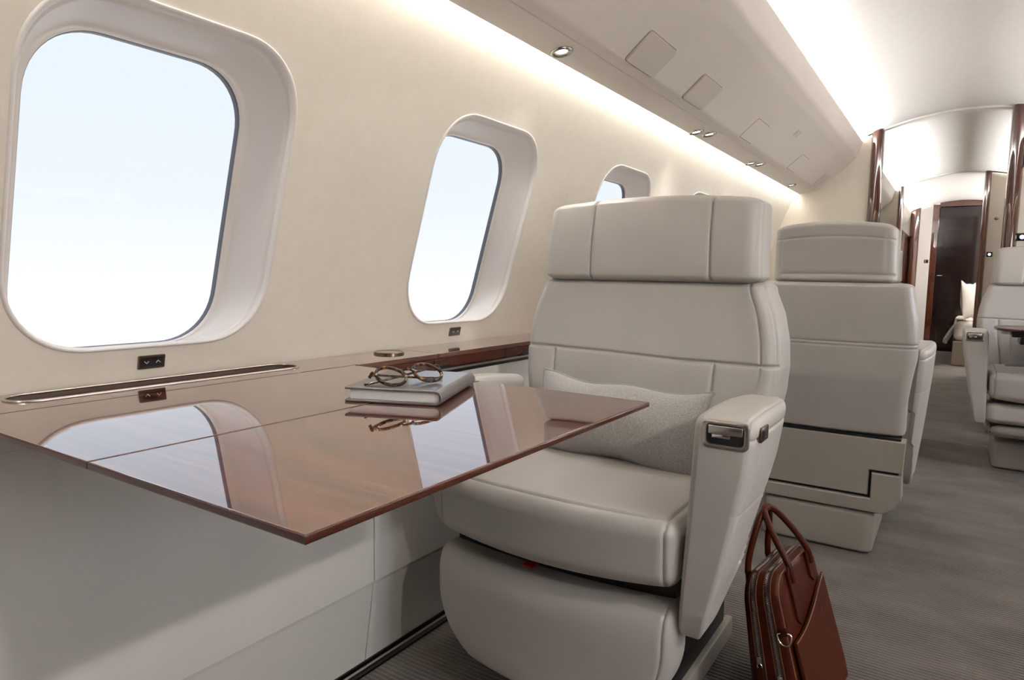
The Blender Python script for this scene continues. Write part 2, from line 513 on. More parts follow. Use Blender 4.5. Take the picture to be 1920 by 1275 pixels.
# light strips
def strip(name, y0, y1, mat, pts, lab):
    o = mesh(name, *prism(pts, 1, y0, y1), mat, smooth=False)
    return tag(o, lab, 'light strip')
CV = [(-.640, 1.803), (-.614, 1.806), (-.614, 1.814), (-.640, 1.811)]
WV = [(-.974, 1.520), (-.958, 1.514), (-.956, 1.522), (-.972, 1.527)]
mir = lambda P: [(-x, z) for x, z in P]
strip('cove_light', -.75, YF-.03, M['cove'], CV, 'glowing ceiling cove strip above the nearest overhead panel')
strip('cove_light', -.75, YF-.03, M['cove'], mir(CV), 'ceiling cove strip on the aisle side opposite the windows')
strip('cove_light', YF+.12, 7.85, M['cove_far'], CV, 'glowing ceiling cove strip beyond the first wooden post')
strip('cove_light', 8.02, 10.5, M['cove'], CV, 'glowing ceiling cove strip in the farthest section before the dark door')
strip('wall_wash_light', YB+.05, YF-.03, M['cove_wall'], WV, 'hidden warm strip washing the top of the window wall')
strip('wall_wash_light', YB+.05, YF-.03, M['cove_wall'], mir(WV), 'hidden warm strip washing the opposite wall')

strip('cove_light', YF+.12, 7.85, M['cove_far'], mir(CV), 'ceiling cove strip on the aisle side beyond the first opening')
strip('cove_light', 8.02, 10.5, M['cove'], mir(CV), 'ceiling cove strip on the aisle side of the farthest section')
# rear end wall (behind the viewer) and bulkheads
def bulk(y0, y1, x0, x1, side_outer=True):
    xs0 = []
    for z in np.linspace(0, 2.0, 12): xs0.append(z)
    return box(x0, x1, y0, y1, 0, 2.02)
structure(mesh('wall_rear', *box(-1.3, 1.3, YB-.05, YB, 0, 2.05), M['wood_post']))
bw = structure(mesh('wall_bulkhead_left', *box(-1.26, -.53, YF, YF+.05, 0, 1.99), M['wall']), 'cream bulkhead panel at the end of the window wall')
br = structure(mesh('wall_bulkhead_right', *merge([box(.275, 1.26, YF, YF+.05, 0, 1.545), box(.275, 1.26, YF+.004, YF+.05, 1.549, 1.60)]), M['wall']), 'cream bulkhead panel behind the aisle side seat')
structure(mesh('wall_bulkhead_right_upper', *box(.275, 1.26, YF, YF+.05, 1.602, 1.99, .004), M['wood_post']), 'dark wood fascia round the bulkhead screen')

def post(name, x0, x1, y0, ztop, lab, d=.10):
    pts = [(x0, y0+.02), (x0, y0+d)] + [(x1, y0+d), (x1, y0+.02)]
    w = (x1-x0)/2; cx = (x0+x1)/2
    pts += [(cx+w*math.cos(t), y0+.02-.055*math.sin(t)) for t in np.linspace(0, PI, 14)[1:-1]]
    return structure(mesh(name, *prism(pts, 2, 0, ztop, .002, 1), M['wood_post'], angle=35), lab)
post('trim_10', -.534, -.462, YF, 1.895, 'dark glossy wood post at the first opening, window side')
post('trim_11', .205, .278, YF-.01, 1.985, 'dark glossy wood post at the first opening, aisle side')
post('trim_12', -.56, -.512, 7.9, 1.862, 'dark wood post at the second opening, window side')
post('trim_13', .147, .203, 7.9, 1.97, 'dark wood post at the second opening, aisle side')
post('trim_14', -.59, -.475, 10.6, 1.895, 'dark wood post beside the far cream panel')
WB2 = structure(mesh('wall_second_bulkhead', *merge([box(-1.26, -.555, 7.9, 7.95, 0, 2.0), box(.2, 1.26, 7.9, 7.95, 0, 2.0)]), M['wall']), 'cream bulkhead panels at the second opening')
structure(mesh('wall_section_left', *merge([box(-1.26, -1.0, YF+.05, 7.9, 0, 1.9)]), M['wall']))
structure(mesh('wall_section_right', *box(1.0, 1.26, YF+.05, 10.7, 0, 1.9), M['wall']))
cab = mesh('wall_wood_panel', *box(-1.2, -.585, 8.0, 10.6, 0, 1.52, .004), M['wood_post'], kind='structure', label='dark wood side cladding in the farthest section')
structure(mesh('wall_far', *merge([box(-.475, -.335, 10.6, 10.7, 0, 1.98), box(.34, 1.26, 10.62, 10.7, 0, 2.0), box(-1.26, -.59, 10.62, 10.7, 0, 2.0)]), M['panel']), 'cream panel beside the far dark door')
door = mesh('door_1', *merge([box(-.262, .345, 10.66, 10.70, 0, 1.90, .004)]), M['wood_door'], kind='structure', label='near black glossy door closing the far end')
dp = []
for z0, z1 in ((.05, .62), (.65, 1.22), (1.25, 1.55)):
    dp.append(box(-.20, .28, 10.652, 10.662, z0, z1, .003))
mesh('door_panel', *merge(dp), M['wood_door'], door)
mesh('door_handle', *merge([tube([(-.235, 10.655, 1.0), (-.235, 10.63, 1.0), (-.18, 10.625, 1.0)], .008)]), M['chrome'], door)
structure(mesh('trim_15', *merge([box(-.337, -.262, 10.60, 10.70, 0, 1.93, .004), box(-.262, .345, 10.61, 10.70, 1.90, 1.99, .003)]), M['wood_post']), 'dark wood frame of the far door')

# ------------------------------------------------------------------ overhead fittings
AX = np.array([.22, .188]); AL = float(np.linalg.norm(AX)); AU = AX/AL; AN = np.array([AU[1], -AU[0]])  # inward normal
def on_bin(y, u, out=0.):
    q = np.array([-.84, 1.523])+AX*u+AN*out; return (float(q[0]), y, float(q[1]))
def bin_plate(y0, y1, u0, u1, t, r=.010):
    ol = rrect((y1-y0)/2, (u1-u0)/2*AL, r, 5)
    V = []; n = len(ol)
    for (sc, out) in ((1, -.001), (1, t*.6), (.985, t), (.0, t)):
        V += [on_bin((y0+y1)/2+a*sc, (u0+u1)/2+bq*sc/AL, out) for a, bq in ol]
    F = []
    for j in range(3):
        for i in range(n): F.append((j*n+i, j*n+(i+1) % n, (j+1)*n+(i+1) % n, (j+1)*n+i))
    return V, F
def cover(y0, y1, t, lab, mat, grp=None, rim=True):
    root = empty('access_cover', on_bin((y0+y1)/2, .215), lab, 'ceiling cover', grp)
    if rim:
        r_ = bin_plate(y0-.0025, y1+.0025, .034, .400, .0012, .012)
        mesh('rim', *r_, M['cover_shade'], root)  # dark border drawn for the gap and shadow line round the cover
    mesh('cover_plate', *bin_plate(y0, y1, .042, .392, t), mat, root)
cover(1.827, 2.029, .007, 'square grey flap on the overhead panel, nearest and largest', M['valance_grey'])
cover(2.299, 2.502, .007, 'square grey flap on the overhead panel, second from the front', M['valance_grey'])
cover(3.04, 3.234, .0022, 'flush square cover on the overhead panel past the two flaps', M['valance'], rim=True)
cover(4.01, 4.205, .0022, 'flush square cover on the overhead panel before the small grille', M['valance'], rim=True)
g = empty('air_grille', on_bin(4.865, .22), 'small pale louvred grille at the far end of the overhead panel', 'grille')
mesh('frame', *bin_plate(4.79, 4.95, .03, .41, .003, .006), M['valance_grey'], g)
sl = []
for y in np.linspace(4.805, 4.935, 8):
    sl.append(bin_plate(y-.004, y+.004, .06, .38, .007, .002))
mesh('slats', *merge(sl), M['valance'], g)
g = empty('sensor', on_bin(3.62, .592), 'tiny square sensor set high on the overhead panel', 'sensor')
mesh('body', *bin_plate(3.585, 3.655, .535, .65, .003, .006), M['valance_grey'], g)
mesh('lens', *bin_plate(3.605, 3.635, .565, .62, .0045, .006), M['mark'], g)

RS = 'unseen reading light added on the opposite overhead panel to light the table side'
spots = [(1.62, -.918, 'round recessed reading light standing alone above the first window', None),
         (2.755, -.928, 'reading light nearer the wall in the pair past the second grey flap', None),
         (2.845, -.902, 'reading light farther from the wall in the pair past the second grey flap', None),
         (3.62, -.928, 'reading light nearer the wall in the pair below the flush cover', None),
         (3.70, -.902, 'reading light farther from the wall in the pair below the flush cover', None),
         (4.58, -.918, 'farthest reading light, single, near the end of the overhead panel', None)]
spots += [(y_, .918, RS, None) for y_ in (.25, .95, 2.2, 3.4)]  # unseen lamps added to brighten the side panel and seats
SL = math.atan2(.016, .086)
for (y, x, lab, _) in spots:
    z = 1.502+(.955-abs(x))*.186; sg = 1 if x < 0 else -1
    root = empty('reading_light', (x, y, z), lab, 'spotlight', 'reading lights along the overhead panel')
    c, s = math.cos(SL*sg), math.sin(SL*sg)
    def tilt(vf):
        return [(x+px*c-pz*s*1, y+py, z+px*s+pz*c) for px, py, pz in vf[0]], vf[1]
    ring = [(.0305, .004), (.0305, -.0025), (.028, -.0055), (.0245, -.0055), (.0215, -.0025), (.0205, -.0012)]
    Vr, Fr = lathe(ring, (0, 0, 0), 32); Fr = Fr[:-2]
    mesh('trim_ring', *tilt((Vr, Fr)), M['rib'], root)
    bf = [(.0206, -.0012), (.0185, -.0028), (.0165, -.0026), (.0150, -.0010)]
    Vb, Fb = lathe(bf, (0, 0, 0), 28)
    mesh('baffle', *tilt((Vb, Fb[:-2])), M['chrome'], root)
    Vl, Fl = lathe([(.0152, -.0009), (.010, -.0018), (.001, -.0022)], (0, 0, 0), 24)
    mesh('lens', *tilt((Vl, Fl)), M['led'], root)
    sp = bpy.data.lights.new('spot_beam', 'SPOT'); sp.energy = 9 if x < 0 else (30 if y < 2 else 10); sp.spot_size = math.radians(95 if x < 0 else 130)
    sp.spot_blend = 1; sp.shadow_soft_size = .03; sp.color = (1, .96, .90)
    so = bpy.data.objects.new('spot_beam', sp); COL.objects.link(so); so.parent = root; so.location = (0, 0, -.012)
    so.rotation_euler = (0, 0 if x < 0 else .7, 0)

# ------------------------------------------------------------------ window switches
def wall_plate(y, z, hw, hh, out):
    return [(wx(z+b_)+out, y+a, z+b_) for a, b_ in rrect(hw, hh, .002, 3)]
def plate_mesh(y, z, hw, hh, o0, o1):
    A_ = wall_plate(y, z, hw, hh, o0); B_ = wall_plate(y, z, hw, hh, o1*.8+o0*.2); C_ = wall_plate(y, z, hw-.0008, hh-.0008, o1)
    n = len(A_); V = A_+B_+C_; F = [(j*n+i, j*n+(i+1) % n, (j+1)*n+(i+1) % n, (j+1)*n+i) for j in range(2) for i in range(n)]
    F.append(tuple(range(2*n, 3*n))); return V, F
for yc, zc_, lab in ((.663, .750, 'black up and down shade switch under the nearest window'),
                     (1.553, .751, 'black shade switch under the second window behind the notebook')):
    root = empty('shade_switch', (wx(zc_), yc, zc_), lab, 'switch', 'window shade switches')
    mesh('frame', *plate_mesh(yc, zc_, .0245, .0125, -.002, .004), M['bronze'], root)
    mesh('screen', *plate_mesh(yc, zc_, .021, .009, .003, .0046), M['screen'], root)
    for sy, up in ((-.0105, -1), (.0105, 1)):
        q = [(wx(zc_)+.0052, yc+sy-.004, zc_-.0018*up), (wx(zc_)+.0052, yc+sy, zc_+.0022*up), (wx(zc_)+.0052, yc+sy+.004, zc_-.0018*up)]
        mesh('chevron', *tube(q, .0007, 5), M['mark'], root)

# ------------------------------------------------------------------ side ledge
LT = .72
ledge = empty('side_ledge', (-1.15, 1.3, .68), 'long glossy walnut ledge under the windows beside the table', 'ledge')
# stadium slot hole in the top: build top as outline strips around the hole
sy0, sy1, sx0, sx1 = .415, .935, -1.200, -1.122
hx, hy = (sx1-sx0)/2, (sy1-sy0)/2; scx, scy = (sx0+sx1)/2, (sy0+sy1)/2
hole = [(scx+a, scy+b_) for a, b_ in rrect(hx, hy, hx*.995, 12)]
X0, X1 = -1.219, -1.071
rect = []
for (a, b_) in hole:
    dx, dy = a-scx, b_-scy
    if abs(dy) <= hy-hx+1e-6: t = ((X1-scx) if dx > 0 else (scx-X0))/abs(dx); rect.append([scx+dx*t, b_])
    else:
        ey = scy+(hy-hx)*(1 if dy > 0 else -1); ddy = b_-ey
        t = min(((X1-scx) if dx > 0 else (scx-X0))/max(abs(dx), 1e-9), (hx+.03)/max(abs(ddy), 1e-9)); rect.append([scx+dx*t, ey+ddy*t])
ylo, yhi = scy-hy-.03, scy+hy+.03
for cx_, cy_ in ((X0, ylo), (X0, yhi), (X1, ylo), (X1, yhi)):
    i = min(range(len(rect)), key=lambda j: math.hypot(rect[j][0]-cx_, rect[j][1]-cy_)); rect[i] = [cx_, cy_]
n = len(hole)
V = [(a, b_, LT) for a, b_ in hole]+[(a, b_, LT) for a, b_ in rect]
F = [(i, (i+1) % n, n+(i+1) % n, n+i) for i in range(n)]
tops = [(V, F), box(X0, X1, YB+.01, ylo, LT-.02, LT), box(X0, X1, yhi, 1.029, LT-.02, LT)]
for y0, y1 in ((1.029, 1.30), (1.3018, 2.9), (2.902, YF-.005)):
    tops.append(box(X0, X1+.004, y0, y1, LT-.012, LT, .0015))
mesh('top', *merge(tops), M['wood_ledge'], ledge, angle=30)
mesh('slot_rim', *tube([(a, b_, LT+.0008) for a, b_ in hole], .0026, 8, closed=True), M['steel'], ledge)
mesh('slot_wall', *merge([([(a, b_, LT) for a, b_ in hole]+[(a, b_, LT-.022) for a, b_ in hole], [(i, (i+1) % n, n+(i+1) % n, n+i) for i in range(n)])]), M['rim_grey'], ledge)
mesh('slot_cover', *merge([([(a, b_, LT-.0075) for a, b_ in hole], [tuple(range(n))]),
     box(sx0+.008, sx1-.008, sy0+.03, scy-.002, LT-.0078, LT-.0065, .0005), box(sx0+.008, sx1-.008, scy+.002, sy1-.03, LT-.0078, LT-.0065, .0005)]), M['wood_edge'], ledge)
fr_ = []
for y0, y1 in ((1.033, 1.281), (1.2835, 1.598), (1.6005, 1.694), (1.6965, 2.3), (2.3025, 3.2), (3.2025, 4.1), (4.1025, YF-.01)):
    fr_.append(box(-1.085, -1.066, y0, y1, .684, LT-.0125, .001))
mesh('front_board', *merge(fr_), M['wood_edge'], ledge)
mesh('shadow_gap', *box(-1.20, -1.073, 1.03, YF-.01, .6645, .684), M['dark'], ledge)
mesh('apron', *box(-1.20, -1.0752, YB+.02, 1.029, .6642, .6998), M['panel'], ledge)
mesh('metal_strip', *box(-1.075, -1.067, 1.29, YF-.01, .6735, .680, .001), M['steel'], ledge)
for y in (1.315, 1.715):
    mesh('latch', *box(-1.068, -1.0645, y-.03, y+.03, .680, .690, .001), M['dark'], ledge)
ch = empty('cup_holder', (-1.160, 1.222, LT), 'round bronze cup holder lid set in the walnut ledge', 'cup holder')
mesh('rim', *lathe([(.037, 0), (.037, .0035), (.035, .005), (.032, .0042), (.031, .003)], (-1.160, 1.222, LT), 40), M['bronze'], ch)
mesh('lid', *lathe([(.0312, .001), (.0312, .0035), (.030, .004), (.002, .004)], (-1.160, 1.222, LT), 36), M['steel'], ch)

# ------------------------------------------------------------------ table
tb = empty('folding_table', (-.73, .66, .70), 'high gloss walnut fold-out table holding the notebook', 'table')
def leaf(x0, x1):
    bm = bmesh.new()
    V, F = box(x0, x1, .3315, 1.0205, LT-.0088, LT)
    vs = [bm.verts.new(p) for p in V]
    for f in F: bm.faces.new([vs[i] for i in f])
    bmesh.ops.recalc_face_normals(bm, faces=bm.faces)
    ed = [e for e in bm.edges if abs(e.verts[0].co.z-e.verts[1].co.z) < 1e-6]
    bmesh.ops.bevel(bm, geom=ed, offset=.0024, segments=3, affect='EDGES', profile=.5)
    bm.normal_update()
    return from_bm(bm)
def leaf_obj(name, x0, x1):
    o = mesh(name, *leaf(x0, x1), M['wood_top'], tb, angle=35)
    o.data.materials.append(M['wood_edge'])
    for p in o.data.polygons:
        if abs(p.normal.z) < .9: p.material_index = 1
    return o
leaf_obj('inner_leaf', -1.069, -.7375)
leaf_obj('outer_leaf', -.7355, -.401)
mesh('hinge', *box(-.752, -.721, .40, .97, LT-.0115, LT-.0089), M['steel'], tb)
for y_ in (.52, .85):
    mesh('support_arm', *box(-1.0735, -.55, y_, y_+.03, LT-.030, LT-.0116, .002), M['dark'], tb)

# ------------------------------------------------------------------ seats
def seat(label, cx, Y0, rot, P, name='lounge_seat', group='grey leather cabin seats'):
    """local frame: front is -y, y = 0 at the backrest front, z = 0 on the floor"""
    root = empty(name, (cx, Y0, 0), label, 'seat', group, rot)
    L = M['leather']
    def add(nm, vf, mat=L, par=None, ang=50, lab=None):
        return mesh(nm, vf[0], vf[1], mat, par or root, local=True, angle=ang, label=lab)
    hb, ht, hh = P['back'], P['backtop'], P['head']
    # --- backrest
    z0, z1 = .401, .912
    zc, zh = (z0+z1)/2, (z1-z0)
    gz = .727-zc
    seams = [(1, -1, [(hb*.885, zh), (hb*.885, gz-.03), (hb*.85, gz-.06), (hb*.66, gz-.16)], .004, .003), (1, -1, [(-hb*2, gz+.012), (-hb*.3, gz+.004), (hb*.3, gz-.002), (hb*2, gz+.004)], .006, .0035),
             (1, -1, [(P['seamL'], gz), (P['seamL']*1.04, -zh)], .006, .0035), (1, -1, [(P['seamR'], gz), (P['seamR']*.96, -zh)], .006, .0035),
             (0, 1, [(-.052, zh), (-.052, gz), (-.045, gz-.07), (-.02, -zh/2)], .003, .003), (0, -1, [(-.052, zh), (-.052, -zh/2)], .003, .003)]
    if P.get('rear'):
        seams += [(1, 1, [(-1, gz-.011), (1, gz-.011)], .0024, .003), (1, 1, [(-1, gz-.023), (1, gz-.023)], .0016, .003)]
    def dback(p):
        p = p.copy(); z = p[:, 2]+zc
        f = np.interp(z, [.42, .52, .60, .66, .72, .78, .84, .89, .915], [P['bw0'], P['bw0'], .955, .99, 1.0, .985, .945, (ht/hb)*1.01, ht/hb])
        u = p[:, 0]/hb
        p[:, 0] = p[:, 0]*f
        front = p[:, 1] < 0
        p[:, 1] += (z-.70)*.10
        p[:, 1] -= .022*np.abs(u)**4*front
        p[:, 1] -= .012*np.exp(-((z-.66)/.12)**2)*(1-u**2).clip(0)*front
        p[:, 1] += .018*(1-u**2).clip(0)*(~front)
        p[:, 1] += np.where(~front, np.interp(z, [.42, .6, .91], [-.02, .01, 0]), 0)
        return p
    vf = cushion((2*hb, .15, zh), (.032, .045, .014), P['res'], ((P['seamL'], P['seamR'], hb*.885), (-.052,), (gz-.011, gz-.023) if P.get('rear') else (gz+.012, gz+.004, gz-.002)), seams, dback)
    add('backrest', moved(vf, (0, .072, zc)))
    # --- headrest
    hz0, hz1 = .908, 1.106
    hzc, hzh = (hz0+hz1)/2, hz1-hz0
    hs = [(1, -1, [(P['hsL'], -1), (P['hsL'], 1)], .0065, .0035), (1, -1, [(P['hsR'], -1), (P['hsR'], 1)], .0065, .0035),
          (0, 1, [(-.030, -1), (-.030, 1)], .003, .003), (2, 1, [(P['hsL'], -1), (P['hsL'], .02)], .0065, .0035), (2, 1, [(P['hsR'], -1), (P['hsR'], .02)], .0065, .0035)]
    if P.get('rear'):
        w = hh-.028
        hs += [(1, 1, [(-hh*2, hzh/2-.05), (hh*2, hzh/2-.05)], .0022, .003),
               (1, 1, [(-hh*2, -hzh/2+.030), (w-.01, -hzh/2+.030)], .005, .005), (1, 1, [(w, hzh/2-.04), (w, -hzh/2+.045), (w-.02, -hzh/2+.030)], .003, .004),
               (1, 1, [(-w, hzh/2-.04), (-w, -hzh/2+.045), (-w+.02, -hzh/2+.030)], .003, .004)]
    def dhead(p):
        p = p.copy(); u = p[:, 0]/hh; v = (p[:, 2]/hzh+.5)
        p[:, 2] += .018*(1-u**2).clip(-.2)*v - .006*v
        p[:, 0] *= 1-.028*v
        front = p[:, 1] < 0
        p[:, 1] -= .020*np.abs(u)**3*front
        p[:, 1] += .02*(v-.3)
        p[:, 1] -= np.where(front, .010*np.sin(v*PI), 0)
        p[:, 1] += np.where(~front, .012*(1-u**2).clip(0), 0)
        return p
    vf = cushion((2*hh, .125, hzh), (.040, .045, .017), P['res'], ((hh-.028, -hh+.028) if P.get('rear') else (P['hsL'], P['hsR']), (), (hzh/2-.05, -hzh/2+.030) if P.get('rear') else ()), hs, dhead)
    add('headrest', moved(vf, (0, .068, hzc)))
    add('headrest_bracket', box(-hh*.82, hh*.82, .035, .10, .88, .95), M['dark'])
    # --- seat cushion
    sw, sd = P['seat'], .50
    z0, z1 = .372, .498
    zc2, zh2 = (z0+z1)/2, z1-z0
    cs = [(2, 1, [(-1, -sd/2+.030), (sw-.022, -sd/2+.030)], .006, .0032), (1, -1, [(sw-.022, -1), (sw-.022, zh2)], .006, .0032), (1, -1, [(-sw+.022, -1), (-sw+.022, zh2)], .006, .0032),
          (2, 1, [(sw-.022, -1), (sw-.022, 1)], .006, .0032), (2, 1, [(-sw+.022, -1), (-sw+.022, 1)], .006, .0032)]
    def dcush(p):
        p = p.copy(); u = p[:, 0]/sw; v = p[:, 1]/sd+.5
        top = (p[:, 2]/zh2+.5)
        p[:, 1] -= .030*(1-u**2).clip(0)*(1-v)
        p[:, 2] += top*(.010*(1-u**2).clip(0)*np.sin(PI*np.clip(v, 0, 1))) - (1-top)*.012*(1-u**2).clip(0)*(1-v)
        p[:, 1] += .012*(1-top)*(v < .3)
        return p
    vf = cushion((2*sw, sd, zh2), (.026, .035, .032), P['res'], ((sw-.022, -sw+.022), (-sd/2+.030,), ()), cs, dcush)
    add('seat_cushion', moved(vf, (0, -.465+sd/2, zc2)))
    # --- footrest
    if P.get('foot'):
        fz0, fz1 = .098, .338
        fzc, fzh = (fz0+fz1)/2, fz1-fz0
        fs = [(1, -1, [(sw-.022, -1), (sw-.022, 1)], .0035, .003)]
        def dfoot(p):
            p = p.copy(); z = p[:, 2]+fzh/2; R = .16
            t = np.clip(R-z, 0, R)
            hw = (sw-R+np.sqrt(np.maximum(R*R-t*t, 0)))/sw
            u = p[:, 0]/sw
            p[:, 0] *= hw
            p[:, 1] -= .022*(1-u**2).clip(0)*(p[:, 1] < 0)
            p[:, 1] += .02*((z/fzh)-.5)*-1*0 + .018*np.clip((z/fzh-.75)/.25, 0, 1)**2*(p[:, 1] < 0)
            p[:, 2] -= .014*(1-u**2).clip(0)*(z/fzh)
            return p
        vf = cushion((2*sw, .09, fzh), (.022, .030, .022), P['res'], ((sw-.022,), (), ()), fs, dfoot)
        add('footrest', moved(vf, (0, -.462+.052, fzc)))
        if P.get('tab'):
            add('pull_tab', box(-.052, -.028, -.446, -.41, .338, .3425, .001), M['red'], lab='red pull tab')
    else:
        vf = cushion((2*sw+.03, .40, .10), (.05, .05, .03), .03)
        add('front_panel', moved(vf, (0, -.24, .30)))
        add('front_drawer', moved(cushion((sw, .02, .07), (.006, .006, .006), .03), (sw*.53, -.445, .30)))
        vf = cushion((2*sw, .40, .075), (.06, .06, .035), .03)
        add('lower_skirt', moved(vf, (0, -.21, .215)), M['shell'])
    # --- base
    bw_ = P['base']
    add('seat_frame', moved(cushion((2*sw-.06, .42, .20), (.03, .03, .04), .04), (0, -.13, .275)), M['dark'])
    add('under_gap_shade', box(-sw+.02, sw-.02, -.395, -.30, .20, .385), M['dark'])  # black box stands in for the shade between cushion and footrest
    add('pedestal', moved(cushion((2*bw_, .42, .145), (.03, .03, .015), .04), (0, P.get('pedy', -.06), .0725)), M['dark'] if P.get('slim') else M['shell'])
    if P.get('slim'): add('base_trim', box(bw_-.005, bw_+.014, -.27, .16, .002, .055, .004), M['shell'])
    # --- armrests
    for s, nm in ((1, 1), (-1, 1)):
        wallside = P.get('slim') and s < 0
        az0, az1 = (.36, .668) if wallside else (P.get('armz', .295), .688)
        azc, azh = (az0+az1)/2, az1-az0
        ai, ao = P['armi'], (P['armo']-.035 if wallside else P['armo'])
        aw = (ao-ai)
        gr = [(0, 1, [(-.5, azh/2-.034), (.5, azh/2-.034)], .003, .003), (0, 1, [(-.13, azh/2-.034), (-.13, -1)], .0022, .0028), (0, 1, [(-.2, azh/2-.16), (.3, azh/2-.16)], .0015, .003), (2, 1, [(aw/2-.012, -1), (aw/2-.012, 1)], .0025, .0025), (2, 1, [(-aw/2+.012, -1), (-aw/2+.012, 1)], .002, .0025), (1, -1, [(-aw/2+.010, -1), (-aw/2+.010, azh/2)], .002, .0025)]
        def darm(p):
            p = p.copy(); v = p[:, 2]/azh+.5
            yl = .36
            w = (p[:, 1]/yl+.5)
            rear = np.interp(v, [0, .08, .2, .4, .65, .9, 1], [.075, .11, .17, .25, .312, .348, .352])
            if P.get('blunt'): rear = np.interp(v, [0, .08, .2, .4, .65, .9, 1], [.20, .245, .27, .295, .325, .348, .352])
            fr = np.interp(v, [0, .1, .3, 1], [.012, .004, 0, 0])
            p[:, 1] = fr+w*(rear-fr)
            wd = np.interp(v, [0, .1, .35, .75, 1], [.62, .68, .80, .95, 1.0] if P.get('blunt') else [.40, .48, .68, .94, 1.0])
            p[:, 0] = -aw/2+(p[:, 0]+aw/2)*wd + np.interp(v, [0, 1], [-.014, 0])
            # plan: outer side swells, rear closes in
            p[:, 0] += np.where(p[:, 0] > 0, -.026*np.clip((w-.45)/.55, 0, 1)**2+.004*np.sin(PI*np.clip(w, 0, 1)), 0)
            p[:, 2] += .012*np.sin(PI*np.clip(w*.9+.1, 0, 1))*(v > .5)*(v-.5)*2 - .022*np.clip(w, 0, 1)*np.clip(v-.6, 0, 1)
            return p
        V_, F_ = cushion((aw, .36, azh), (.016, .022, .024), min(P['res'], .016), ((aw/2-.012, -aw/2+.012), (-.13,), (azh/2-.034, azh/2-.16)), gr, darm)
        V_ = np.array(V_); V_[:, 0] = s*(V_[:, 0]+(ai+ao)/2); V_[:, 1] += -.452+(.035 if wallside else 0); V_[:, 2] += azc
        arm = add('armrest', (V_, F_ if s > 0 else F_[:, ::-1]))
        if P.get('handle') and not wallside:
            hx_, hz_ = s*((ai+ao)/2+.004), .664
            def ringp(hw, hh_, y, r):
                return [(hx_+a, y, hz_+b_) for a, b_ in rrect(hw, hh_, r, 6)]
            yf = -.4525
            rs = [ringp(.038, .0235, yf+.004, .010), ringp(.038, .0235, yf-.001, .010), ringp(.0355, .0205, yf-.0028, .009), ringp(.0305, .0170, yf-.0022, .007), ringp(.0295, .016, yf+.002, .007), ringp(.0295, .016, yf+.004, .007)]
            n_ = len(rs[0]); V2 = sum(rs, []); F2 = [(j*n_+i, j*n_+(i+1) % n_, (j+1)*n_+(i+1) % n_, (j+1)*n_+i) for j in range(5) for i in range(n_)]
            hnd = add('handle', (V2, F2), M['steel'], arm)
            V2 = ringp(.0296, .0161, yf-.0006, .007)
            add('recess', (V2, [tuple(range(len(V2)))]), M['dark'], hnd)
            add('flap', box(hx_-.028, hx_+.028, yf-.0034, yf-.0004, hz_+.0005, hz_+.0150, .0010), M['steel'], hnd)
            add('latch', box(hx_-.022, hx_+.008, yf-.0016, yf-.0005, hz_-.006, hz_+.0006, .0004), M['chrome'], hnd)
            xo = ao-.0006
            if s > 0:
                pl = [(-.399+a, .664+b_) for a, b_ in rrect(.024, .0125, .004, 3)]
                add('button_port', prism(pl, 0, xo-.006, xo+.0035, .001, 1), M['bronze'], arm)
                pl = [(-.399+a, .665+b_) for a, b_ in rrect(.018, .0085, .003, 3)]
                add('button', prism(pl, 0, xo-.002, xo+.0042, .0008, 1), M['screen'], arm)
    # --- rear covers
    if P.get('rear'):
        yr = .142
        def dcurve(p):
            p = p.copy(); p[:, 1] += .018*(1-(p[:, 0]/hb)**2).clip(0)*(p[:, 1] > 0); return p
        w = hb*.955
        ol = [(-w, .215), (w*-.63 - .0, .215), (w*-.63, .296), (-w, .296)]   # notch region (image right = local -x)
        nx = -.155
        pol = [(w, .206), (nx, .206), (nx, .293), (-w+.006, .293), (-w+.002, .397), (w, .397)]
        a_ = prism(pol, 1, .06, yr-.004, .004, 3)
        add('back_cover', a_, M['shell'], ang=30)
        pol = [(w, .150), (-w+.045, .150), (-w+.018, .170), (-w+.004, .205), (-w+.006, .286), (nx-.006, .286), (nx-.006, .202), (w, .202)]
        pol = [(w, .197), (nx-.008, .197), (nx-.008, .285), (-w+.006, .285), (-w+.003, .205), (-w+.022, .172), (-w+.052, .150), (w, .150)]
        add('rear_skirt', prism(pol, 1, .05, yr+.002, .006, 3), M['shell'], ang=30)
        add('shadow_gap', box(-w+.016, w, .05, yr-.018, .19, .405), M['dark'])
    return root

PA = dict(back=.326, backtop=.284, head=.276, bw0=.90, seamL=-.235, seamR=.184, hsL=-.143, hsR=.163, seat=.268, base=.20, armi=.284, armo=.387, res=.011, foot=True, handle=True, tab=True, slim=True)
seat('grey leather lounge seat facing the table, with felt pillow and brown bag beside it', -.640, 1.555, 0, PA)
PB = dict(back=.268, backtop=.242, head=.192, bw0=.92, seamL=-.16, seamR=.16, hsL=-.1, hsR=.1, seat=.215, base=.178, armi=.225, armo=.308, res=.012, rear=True, handle=False, foot=True, pedy=-.07, armz=.16, blunt=True)
seat('grey leather seat seen from behind, back to back with the table seat', -.360, 2.64, PI, PB)
PC = dict(PA); PC.update(armz=.25, foot=False, tab=False, slim=False, res=.02, pedy=-.06, base=.225)
seat('grey leather seat across the aisle with a grey pillow and small table', .425, 4.35, 0, PC)
PD = dict(PA); PD.update(foot=False, tab=False, handle=False, res=.03)
seat('grey seat glimpsed behind the seat that turns its back', -.545, 4.42, 0, PD)

